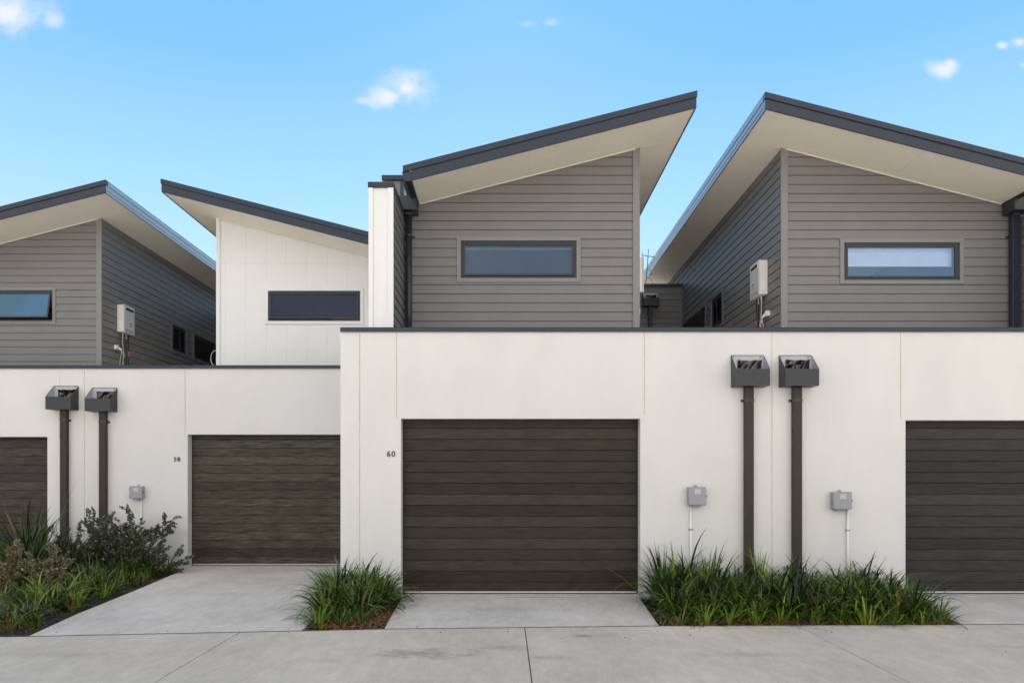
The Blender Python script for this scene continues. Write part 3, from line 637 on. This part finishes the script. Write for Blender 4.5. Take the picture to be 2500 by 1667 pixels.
# ------------------------------------------------------------------ gas water heaters on the side walls
def heater(xw, s, D, lab, full=True):
    """xw wall plane, s = direction the wall faces"""
    xw = xw + s * .02
    W = Wall((xw, D, 0), (0, 1, 0), (s, 0, 0)); t = thing('water_heater', lab, 'water heater', (xw, D + .75, EYE + 2.97), 'water heaters high on the side walls')
    u0, u1, z0, z1 = .52, .90, EYE + 2.985, EYE + 3.565
    mb = MB(); mb.box(u0, u1, .0, .135, z0 + .012, z1 - .008, W); mb.build('casing', HEAT, t, bevel=.004, seg=2)
    mb = MB(); mb.box(u0 - .008, u1 + .008, .136, .152, z0, z1, W); fp = mb.build('front_cover', HEATF, t, bevel=.004, seg=2)
    mb = MB(); mb.box(u0 + .03, u1 - .03, .1525, .160, z1 - .125, z1 - .112, W); mb.box(u0 + .03, u1 - .03, .1525, .160, z1 - .055, z1 - .045, W)
    mb.box(u0 + .022, u0 + .03, .1525, .160, z1 - .125, z1 - .045, W); mb.box(u1 - .03, u1 - .022, .1525, .160, z1 - .125, z1 - .045, W); fl = mb.build('flue_frame', HEAT, fp)
    mb = MB(); mb.box(u0 + .031, u1 - .031, .1523, .1535, z1 - .111, z1 - .056, W); mb.build('flue_opening', RUBBER, fp)
    mb = MB()
    for i in range(3):
        for k in range(2): mb.box(u0 + .05 + i * .10, u0 + .125 + i * .10, .1522, .1532, z0 + .035 + k * .032, z0 + .047 + k * .032, W)
    mb.build('air_slots', RUBBER, fp)
    mb = MB(); mb.box(u0 + .20, u0 + .29, .1521, .1527, z0 + .13, z0 + .27, W); st = mb.build('sticker', STICK, fp)
    mb = MB(); f = lambda p, q, o: W(p, o, q); ub = u0 + .245; zb = z0 + .16
    mb.prism([(ub - .04, zb + .05), (ub + .04, zb + .05), (ub + .028, zb + .075), (ub, zb + .10), (ub - .028, zb + .075)], .1530, .1536, f)
    mb.box(ub - .034, ub - .014, .1530, .1536, zb - .02, zb + .048, W); mb.box(ub + .014, ub + .034, .1530, .1536, zb - .02, zb + .048, W); mb.build('blue_emblem', BLUE, fp)
    mb = MB(); mb.box(u0 - .0006, u0 - .0001, .04, .11, z0 + .09, z0 + .24, W); mb.build('data_sticker', STICK, t)
    for uu, oo, mm, zl in ((u0 + .12, .05, BRASS, .075), (u0 + .17, .09, STEEL, .09), (u0 + .23, .06, BRASS, .06)):
        mb = MB(); mb.tube([W(uu, oo, z0 + .011), W(uu, oo, z0 - zl)], .012, 10); mb.tube([W(uu, oo, z0 - zl), W(uu, oo, z0 - zl - .02)], .018, 6); mb.build('valve_fitting', mm, t)
        mb = MB(); mb.tube([W(uu, oo, z0 - zl - .02), W(uu, oo, z0 - .5), W(uu, oo, 3.1)], .0085, 8); mb.build('pipe', COPPER, t)
    uu = u0 + .30; mb = MB(); zv = z0 - .40; mb.tube([W(uu, .07, z0 + .011), W(uu, .07, 3.1)], .008, 8); mb.build('pipe', COPPER, t)
    mb = MB(); mb.tube([W(uu, .07, zv - .05), W(uu, .07, zv + .05)], .012, 8); mb.tube([W(uu - .06, .07, zv), W(uu, .07, zv)], .008, 8); vv = mb.build('tap', STEEL, t)
    mb = MB(); mb.tube([W(uu, .085, zv), W(uu, .125, zv)], [.020, .022], 10); mb.build('tap_handle', RED, vv)
    zz = z0 - .36
    mb = MB(); mb.box(.40, .47, .0, .07, zz - .01, zz + .075, W); mb.build('power_outlet', STICK, t, bevel=.006, seg=2)
    mb = MB(); mb.tube([W(.47, .035, zz + .035), W(.52, .07, zz + .01), W(.55, .08, zz - .02)], [.028, .022, .012], 8); mb.build('power_plug', STICK, t)
    def curve(pts, n=8):
        pts = [Vector(p) for p in pts]; out = []
        for i in range(len(pts) - 1):
            p0, p1, p2, p3 = pts[max(i - 1, 0)], pts[i], pts[i + 1], pts[min(i + 2, len(pts) - 1)]
            for k in range(n):
                q = k / n; out.append(.5 * ((2 * p1) + (-p0 + p2) * q + (2 * p0 - 5 * p1 + 4 * p2 - p3) * q * q + (-p0 + 3 * p1 - 3 * p2 + p3) * q ** 3))
        return out + [pts[-1]]
    mb = MB(); mb.tube(curve([W(u0 + .06, .085, z0 + .011), W(u0 + .06, .08, z0 - .18), W(u0 + .09, .075, z0 - .36), W(u0 + .10, .07, z0 - .52), W(u0 + .05, .07, 3.15)]), .0058, 6); mb.build('cable', CABLE, t, smooth=True)
    mb = MB(); mb.tube(curve([W(.55, .08, zz - .02), W(.66, .075, zz - .06), W(.68, .07, zz - .13), W(.62, .07, zz - .10), W(.58, .07, zz - .03), W(.54, .07, zz - .12), W(.50, .07, zz - .30), W(.46, .07, 3.15)]), .005, 6); mb.build('cable', CABLE, t, smooth=True)
    keep(t)
heater(-8.04, 1, D4, 'white box water heater on the dark side wall in the left gap')
heater(4.34, -1, D2, 'white box water heater on the dark side wall in the right gap')
heater(2.086, 1, D2 - .13, 'sliver of a water heater on the centre house, seen edge on')

# looped cable at the corner of the cream house
mb = MB(); pts = []
for k in range(13):
    a_ = R(-90 + 15 * k); pts.append((-5.75 - .10 * math.cos(a_), D4 - .02, EYE + 2.30 + .155 * math.sin(a_) + .05))
mb.tube(pts, .006, 6); tag(mb.build('cable_loop', CABLE, smooth=True), 'white cable looping out at the foot of the cream wall corner', 'cable')

# ------------------------------------------------------------------ television antenna
t = thing('antenna', 'thin television antenna mast in the right gap', 'antenna', (3.52, 17.0, EYE + 4.675))
ax, ay, az = 3.52, 17.0, EYE + 4.675
mb = MB(); mb.tube([(ax - .03, ay, az), (ax + .02, ay, az + .45), (ax + .06, ay, az + .98)], .013, 8); mb.build('mast', STEEL, t)
mb = MB(); mb.tube([(ax - .10, ay, az + .83), (ax + .34, ay + .1, az + .80)], .009, 6); bm_ = mb.build('boom', STEEL, t)
for k in range(7):
    mb = MB(); xx = ax - .09 + k * .065; mb.tube([(xx, ay - .10, az + .83 - k * .004), (xx, ay + .10, az + .83 - k * .004)], .004, 5)
    mb.build('antenna_element', STEEL, bm_)
mb = MB(); mb.tube([(ax - .10, ay, az + .90), (ax - .10, ay, az + .73)], .010, 6); mb.tube([(ax + .05, ay, az + .52), (ax + .12, ay, az + .42), (ax + .14, ay, az + .33)], .008, 6); mb.build('bracket', STEEL, t)
mb = MB(); mb.tube([(ax + .0, ay, az + .25), (ax + .10, ay, az + .27), (ax + .17, ay, az + .15), (ax + .15, ay, az)], .006, 6); mb.build('cable', RUBBER, t); keep(t)

# ------------------------------------------------------------------ planting
def ribbon(mb, cols, p, az, lean, bend, L, w, c0, c1, tipc, rnd, seg=7, fold=.25, twist=0):
    d = Vector((math.cos(az), math.sin(az), 0)); pos = Vector(p); i0 = len(mb.v)
    for k in range(seg + 1):
        q = k / seg; th = lean + bend * q ** 1.6; T = d * math.sin(th) + Vector((0, 0, 1)) * math.cos(th)
        a2 = az + math.pi / 2 + twist * q; side = Vector((math.cos(a2), math.sin(a2), 0)); nrm = T.cross(side)
        ww = w * (.55 + .45 * min(1, q * 4)) * (1 - max(0, (q - .45) / .55) ** 1.5) * .5 + .0006
        for sgn in (-1, 0, 1): mb.v.append(tuple(pos + side * ww * sgn + nrm * (fold * ww if sgn else 0)))
        col = [c0[j] + (c1[j] - c0[j]) * min(1, q * 2.4) for j in range(3)]
        if q > .85: col = [col[j] + (tipc[j] - col[j]) * (q - .85) / .15 for j in range(3)]
        cols += [col] * 3
        if k < seg: pos = pos + T * (L / seg)
    for k in range(seg):
        for j in (0, 1): a = i0 + k * 3 + j; mb.f.append((a, a + 1, a + 4, a + 3))
DG, MG, YG, BG = (.007, .018, .003), (.058, .115, .012), (.34, .37, .035), (.13, .22, .016)
def clump_mesh(seed, n=80, L=(.35, .62), w=.012, rad=.07, lean=(4, 42), bend=(15, 95), bright=1.0, dry=.05, tall=.0, yb=.4):
    rnd = random.Random(seed); mb = MB(); cols = []
    for i in range(n):
        az = rnd.uniform(0, 2 * math.pi); r = rad * math.sqrt(rnd.random()); az2 = az + rnd.gauss(0, .5)
        le = rnd.uniform(*L) * (1.25 if rnd.random() < tall else 1); k = rnd.random()
        k = k * k; c1 = [(DG[j] + (MG[j] * 1.35 - DG[j]) * k) * bright for j in range(3)]
        if rnd.random() < .2: c1 = [c * bright for c in BG]
        if rnd.random() < dry: c1 = [.24, .15, .05]
        c0 = [c1[j] + (YG[j] - c1[j]) * yb * rnd.random() for j in range(3)]
        tipc = c1 if rnd.random() < .6 else (.20, .14, .06)
        ribbon(mb, cols, (r * math.cos(az), r * math.sin(az), -.04), az2, R(rnd.uniform(*lean)) * (.4 + .8 * r / rad), R(rnd.uniform(*bend)), le, w * rnd.uniform(.7, 1.25), c0, c1, tipc, rnd, twist=rnd.uniform(-.7, .7))
    o = mb.build('grass_clump', LEAF, attr=cols, smooth=True); COL.objects.unlink(o); return o
def place(src, x_, y_, sc, rz, label, group):
    dw = 12.0 if x_ < -4 else 9.1; f_ = 1 + .0258 * max(0, dw - y_) / (dw - 7.0); x_ *= f_; y_ *= f_
    o = src.copy(); COL.objects.link(o); o.location = (x_, y_, -.03); o.scale = (sc, sc, sc * random.uniform(.92, 1.1)); o.rotation_euler = (random.gauss(0, .09), random.gauss(0, .09), rz)
    return tag(o, label, 'grass clump', group)
random.seed(7)
DENSE = [clump_mesh(s, 72, (.38, .74), .021, .085, (3, 50), (20, 165), 1.0, .03, .1) for s in (1, 2, 3, 4)]
WIDE = [clump_mesh(s, 66, (.34, .68), .024, .085, (6, 55), (30, 165), 1.0, .05, .06) for s in (11, 12, 13)]
FRONT = [clump_mesh(s, 44, (.22, .56), .018, .08, (3, 58), (15, 140), 1.5, .10, .08, 1.0) for s in (21, 22, 23, 24)]
SMALL = [clump_mesh(s, 34, (.18, .36), .015, .045, (4, 40), (10, 90), 1.4, .10, 0, .9) for s in (31, 32)]
DRYT = clump_mesh(41, 90, (.16, .36), .006, .07, (30, 80), (20, 60), 1.0, 1.0, 0, .2)
TALLC = clump_mesh(51, 150, (.65, 1.05), .017, .10, (4, 52), (15, 95), .8, .02, .1, .2)
UPR = clump_mesh(61, 26, (.55, .75), .016, .03, (1, 12), (4, 30), 1.6, 0, 0, 1.0)
lab = 'dark strap-leaf grass clump in the long bed below the pair of hoppers at right'; grp = 'strap leaf clumps in the right bed'
row = 0
for y in (7.30, 7.58, 7.90, 8.22, 8.55, 8.86):
    f = (y - 7.1) / 2; xa = 1.80 + .13 * f; xb = 4.70 + .50 * f; n = int((xb - xa) / .31) + 1
    for i in range(n):
        x_ = xa + .06 + (xb - xa - .12) * (i + .5 * (row % 2) * .8) / n + random.uniform(-.06, .06)
        src = random.choice(FRONT) if row == 0 else random.choice(DENSE if row > 1 else DENSE + WIDE)
        sc = random.uniform(.72, .95) if row == 0 else random.uniform(.86, 1.02)
        if row >= 3 and x_ < 2.6: sc *= 1.2
        if x_ > 4.75: sc *= .88
        place(src, x_, y + random.uniform(-.07, .07), sc, random.uniform(0, 6.28), lab, grp)
    row += 1
for x_, y_ in ((4.45, 7.27), (4.66, 7.32), (4.72, 7.62), (4.82, 7.95), (4.88, 8.3)): place(random.choice(FRONT), x_, y_, .85, random.uniform(0, 6.28), lab, grp)
place(UPR, 3.24, 8.75, 1.05, .4, 'upright yellow green tuft standing against the left bronze downpipe of the right pair', None)
place(UPR, 2.06, 8.80, 1.18, 2.0, 'tall narrow upright tuft at the left end of the right bed', None)
place(UPR, 2.62, 8.85, 1.10, 3.9, 'narrow upright tuft below the space between meter box and left hopper', None)
lab = 'broad strap-leaf grass clump in the small bed left of garage 60'; grp = 'strap leaf clumps in the middle bed'
for (x_, y_, sc, k) in ((-1.95, 7.10, .9, 'S'), (-1.72, 7.18, .9, 'S'), (-1.5, 7.25, .8, 'S'), (-1.93, 7.50, .85, 'F'), (-1.62, 7.62, .85, 'W'), (-1.98, 7.85, .92, 'W'), (-1.70, 8.02, 1.0, 'W'), (-1.50, 8.10, .9, 'W'),
                        (-2.05, 8.25, .95, 'D'), (-1.80, 8.45, 1.0, 'W'), (-1.52, 8.50, 1.0, 'W'), (-2.1, 8.65, .95, 'D'), (-1.85, 8.80, .95, 'W'), (-1.58, 8.85, .95, 'W'), (-2.16, 9.0, .85, 'D'),
                        (-2.02, 7.25, .85, 'F'), (-2.05, 7.65, .95, 'W'), (-1.78, 7.85, 1.0, 'D'), (-2.1, 8.05, 1.0, 'D'), (-2.12, 8.45, 1.08, 'W'), (-1.60, 8.30, 1.05, 'D'), (-1.68, 8.70, 1.05, 'W'), (-1.95, 8.95, 1.05, 'D'), (-1.75, 7.5, .8, 'S'), (-1.9, 7.3, .7, 'S'), (-2.2, 8.85, 1.0, 'D'), (-2.27, 9.25, .9, 'D'), (-2.27, 9.45, .72, 'D'), (-2.29, 9.85, .70, 'F'), (-2.30, 10.3, .62, 'F')):
    x_ += .05 if x_ < -1.9 and y_ < 9 else 0
    place(random.choice({'S': SMALL, 'F': FRONT, 'W': WIDE, 'D': DENSE}[k]), x_, y_, sc, random.uniform(0, 6.28), lab, grp)
place(DRYT, -1.62, 7.32, 1.0, 1.2, 'straw coloured dying tuft at the front of the small middle bed', None)
lab = 'bright green grass clump along the driveway edge of the left bed'; grp = 'grass clumps in the left bed'
rb = random.Random(5)
for (x_, y_) in [(-5.20, 7.45), (-5.45, 7.9), (-5.75, 7.55), (-5.15, 8.15), (-5.35, 8.55), (-5.75, 8.35), (-6.1, 8.05), (-5.30, 9.0), (-5.62, 9.1), (-5.95, 8.85), (-6.35, 8.6), (-5.42, 9.5), (-5.75, 9.65),
                 (-5.52, 9.95), (-5.85, 10.1), (-5.62, 10.4), (-5.95, 10.55), (-5.70, 10.85), (-6.05, 11.0), (-5.72, 11.25), (-5.75, 11.62), (-6.3, 9.4), (-6.15, 9.9), (-6.4, 10.3), (-5.42, 10.75 - .55), (-5.98, 11.5),
                 (-5.3, 7.0), (-5.7, 7.0), (-5.45, 8.3), (-5.7, 8.9), (-5.45, 9.25), (-6.0, 9.3), (-6.3, 8.9), (-5.6, 7.3),
                 (-5.12, 7.15), (-5.5, 7.1), (-5.6, 8.1), (-5.95, 7.4), (-5.55, 8.8), (-5.9, 8.6), (-6.15, 9.1), (-5.62, 9.35), (-5.85, 9.35), (-5.98, 9.75), (-5.72, 10.2), (-6.2, 10.15), (-6.0, 10.3), (-6.25, 10.65), (-6.45, 10.0), (-5.85, 10.95), (-6.3, 11.0), (-6.5, 10.7), (-6.7, 10.4), (-6.9, 10.6), (-5.88, 11.3), (-6.5, 9.3), (-5.35, 8.0), (-6.8, 10.1)]:
    near = y_ < 9.3
    place(rb.choice(FRONT + WIDE[:1] if near else FRONT + DENSE[:2]), x_, y_, rb.uniform(.78, 1.0) * (1 if near else .86), rb.uniform(0, 6.28), lab, grp)
place(SMALL[0], -4.93, 7.15, .9, 1, 'small bright grass tuft at the left bed front beside the dry tuft', None)
place(DRYT, -5.12, 6.98, 1.0, 0, 'dry orange brown tuft in the bottom left corner of the picture', None)
place(TALLC, -7.55, 10.9, 1.3, .6, 'tall dark arching grass clump in front of the far left downpipe', None)
place(TALLC, -7.25, 10.3, 1.0, 4.1, 'dark arching grass clump left of the tall shrub, nearest to the camera of the three', None)
place(TALLC, -6.95, 10.75, .9, 2.6, 'dark arching grass clump between the far left downpipe and the tall shrub', None)

def shrub(name, label, x0, y0, stems, leafc, seed, leafL=.03, dens=1.0, flower=None):
    rnd = random.Random(seed); t = thing(name, label, 'shrub', (x0, y0, 0)); mb = MB(); lf = MB(); cols = []
    def leaf(p, d, L, c):
        d = d.normalized(); sd = d.cross(Vector((rnd.gauss(0, 1), rnd.gauss(0, 1), rnd.gauss(0, 1)))).normalized()
        n_ = d.cross(sd); q = p + d * L * .5; i = len(lf.v)
        lf.v += [tuple(p), tuple(q + sd * L * .27 + n_ * L * .06), tuple(p + d * L), tuple(q - sd * L * .27 + n_ * L * .06)]; cols.extend([c] * 4)
        lf.f += [(i, i + 1, i + 2), (i, i + 2, i + 3)]
    def grow(p, d, L, r, depth, leafy):
        pts = [p]; n = max(3, int(L / .06)); q = p.copy(); dd = d.normalized()
        for k in range(n):
            dd = (dd + Vector((rnd.gauss(0, .09), rnd.gauss(0, .09), rnd.gauss(.015, .06)))).normalized(); q = q + dd * (L / n)
            if q.y > 11.93: q.y = 11.93
            pts.append(q.copy()); f = k / n
            if f > leafy:
                for _ in range(int(8 * dens)):
                    c = [v_ * rnd.uniform(.6, 1.5) for v_ in leafc]
                    if flower and rnd.random() < (.12 if leafc[0] > .1 else .05): c = list(flower)
                    off = Vector((rnd.gauss(0, 1), rnd.gauss(0, 1), rnd.gauss(.3, 1))).normalized()
                    leaf(q + dd * rnd.uniform(-.03, .03), off + dd * .5, leafL * rnd.uniform(.6, 1.2), c)
            if depth and f > .12 and rnd.random() < .62:
                side = Vector((rnd.gauss(0, 1), rnd.gauss(0, 1), rnd.gauss(.2, .6))).normalized()
                grow(q, dd + side * .85, L * (1 - f * .6) * rnd.uniform(.35, .6), r * .55, depth - 1, .05)
        mb.tube(pts, [r * (1 - .75 * k / len(pts)) + .0008 for k in range(len(pts))], 5)
    for (dx, dy, dz, L) in stems: grow(Vector((rnd.uniform(-.08, .08) + x0, rnd.uniform(-.05, .05) + y0, -.04)), Vector((dx, dy, dz)), L, .007, 2, .12)
    mb.build('stem', BARK, t); lf.build('foliage', SHRUBL, t, attr=cols); keep(t)
shrub('shrub', 'tall loose shrub with small grey green leaves against the left white wall', -6.35, 11.35,
      [(-.8, -.05, .9, 1.05), (-.45, 0, 1, .9), (-.30, .05, 1, .98), (-.1, -.1, 1, .88), (.06, 0, 1, .98), (.25, .0, 1, .85), (.5, 0, 1, .9), (.78, 0, .8, 1.02), (.98, -.1, .17, 1.12), (.97, -.15, .12, .95), (-.9, -.2, .5, .9), (-.3, -.5, .8, .85), (.3, -.5, .7, .8), (0, -.5, .8, .8), (.7, -.35, .6, .8), (-.65, -.4, .6, .85), (.85, -.25, .42, .8), (-.15, -.35, .9, .8), (.15, -.3, .9, .75), (-.8, -.5, .5, .6), (-.5, -.6, .5, .55), (.5, -.6, .5, .55), (.2, -.7, .6, .5), (-.2, -.7, .6, .5), (.8, -.4, .4, .6), (-.9, -.1, .5, .8), (-.4, -.8, .7, .6), (.4, -.8, .7, .6), (0, -.9, .7, .55), (-.7, -.7, .6, .6), (.7, -.6, .6, .55)],
      (.080, .088, .050), 3, .044, 1.6, (.34, .35, .27))
lab = 'dark green grass clump filling the back of the left bed below the tall shrub'
for (x_, y_, sc) in ((-7.3, 11.5, 1.0), (-6.9, 11.3, .95), (-6.6, 11.0, .95), (-6.3, 11.25, .9), (-6.9, 10.6, 1.0), (-7.2, 9.9, .95), (-6.65, 10.5, .95), (-6.35, 10.75, .95), (-6.1, 11.45, .85), (-7.6, 10.3, 1.0), (-6.6, 9.95, .9), (-6.05, 10.0, .9), (-6.0, 10.75, .85)):
    place(DENSE[int(abs(x_ * 10)) % 4], x_, y_, sc, x_ * 5, lab, 'dark grass clumps at the back of the left bed')
shrub('shrub', 'small leafy grey green shrub tucked in front of the tall one', -6.75, 10.95,
      [(-.6, 0, 1, .75), (-.3, -.2, 1, .7), (.0, 0, 1, .8), (.35, -.1, .9, .75), (.6, -.2, .7, .7), (0, -.5, .8, .6), (.4, -.5, .7, .6), (-.4, -.5, .7, .6)], (.065, .075, .042), 31, .042, 1.6, (.34, .35, .27))
shrub('shrub', 'low bronze leaved shrub with pale tips at the left picture edge', -6.75, 9.25,
      [(-.6, 0, .8, .55), (-.2, -.2, 1, .55), (.2, 0, 1, .6), (.6, -.1, .8, .5), (0, -.5, .8, .5), (.5, -.5, .7, .45), (-.5, -.5, .7, .45), (0, .2, 1, .6)], (.17, .145, .075), 9, .036, 1.5, (.42, .36, .27))
shrub('shrub', 'low bronze leaved shrub beside the dark arching grass, right of the edge one', -6.22, 9.35,
      [(-.5, 0, .8, .5), (-.2, -.2, 1, .55), (.2, 0, 1, .66), (.5, -.1, .8, .5), (0, -.5, .8, .5), (.4, -.5, .7, .45), (-.4, -.5, .7, .45), (.1, .2, 1, .62)], (.15, .13, .07), 14, .036, 1.5, (.42, .36, .27))

rg = random.Random(77); mb = MB()
for k in range(75):
    x_, y_ = rg.uniform(-6, 7.5), rg.choice((rg.uniform(5, 8.9), rg.gauss(7.0, .15)))
    if any(inside((x_, y_), p) for p in beds.values()): continue
    l = rg.uniform(.003, .008); a = rg.uniform(0, 3.1); ca, sa = math.cos(a), math.sin(a)
    mb.box(-l, l, -l * .5, l * .5, 0, l * .5, lambda u_, v_, w_: (x_ + ca * u_ - sa * v_, y_ + sa * u_ + ca * v_, .003 + w_))
tag(mb.build('grit', SOIL), 'dark crumbs of soil scattered on the concrete', 'grit', kind='stuff')
# mulch chips and fallen leaf straw
def litter(name, poly, n, m, L, W_, lab, seed, zmax=.03, sel=None):
    rnd = random.Random(seed); mb = MB(); xs = [p[0] for p in poly]; ys = [p[1] for p in poly]; k = 0
    while k < n:
        p = (rnd.uniform(min(xs), max(xs)), rnd.uniform(min(ys), max(ys)))
        if not inside(p, poly) or (sel and not sel(*p)): continue
        k += 1; a = rnd.uniform(0, math.pi); e = rnd.gauss(0, .3); l = rnd.uniform(*L) / 2; w = rnd.uniform(*W_) / 2; z = -.03 + rnd.random() * zmax
        ca, sa = math.cos(a), math.sin(a); ce, se = math.cos(e), math.sin(e)
        def M(u_, v_, w_): return (p[0] + ca * ce * u_ - sa * v_, p[1] + sa * ce * u_ + ca * v_, z + se * u_ + w_)
        mb.box(-l, l, -w, w, 0, w * .35, M)
    tag(mb.build(name, m), lab, 'ground cover', kind='stuff')
litter('mulch', beds['left'], 5200, MULCH, (.02, .06), (.008, .02), 'dark bark mulch in the left bed', 1)
litter('mulch', beds['middle'], 1200, MULCH, (.02, .05), (.008, .018), 'dark bark mulch in the middle bed', 2)
litter('mulch', beds['right'], 2600, MULCH, (.02, .05), (.008, .018), 'dark bark mulch in the right bed', 3)
litter('leaf_litter', beds['middle'], 620, STRAW, (.06, .24), (.004, .008), 'brown fallen leaf straw in the middle bed', 4, .05, lambda x_, y_: y_ < 8.4)
litter('leaf_litter', beds['right'], 1100, STRAW, (.06, .22), (.004, .008), 'brown fallen leaf straw in the right bed', 5, .05, lambda x_, y_: y_ < 8.0)
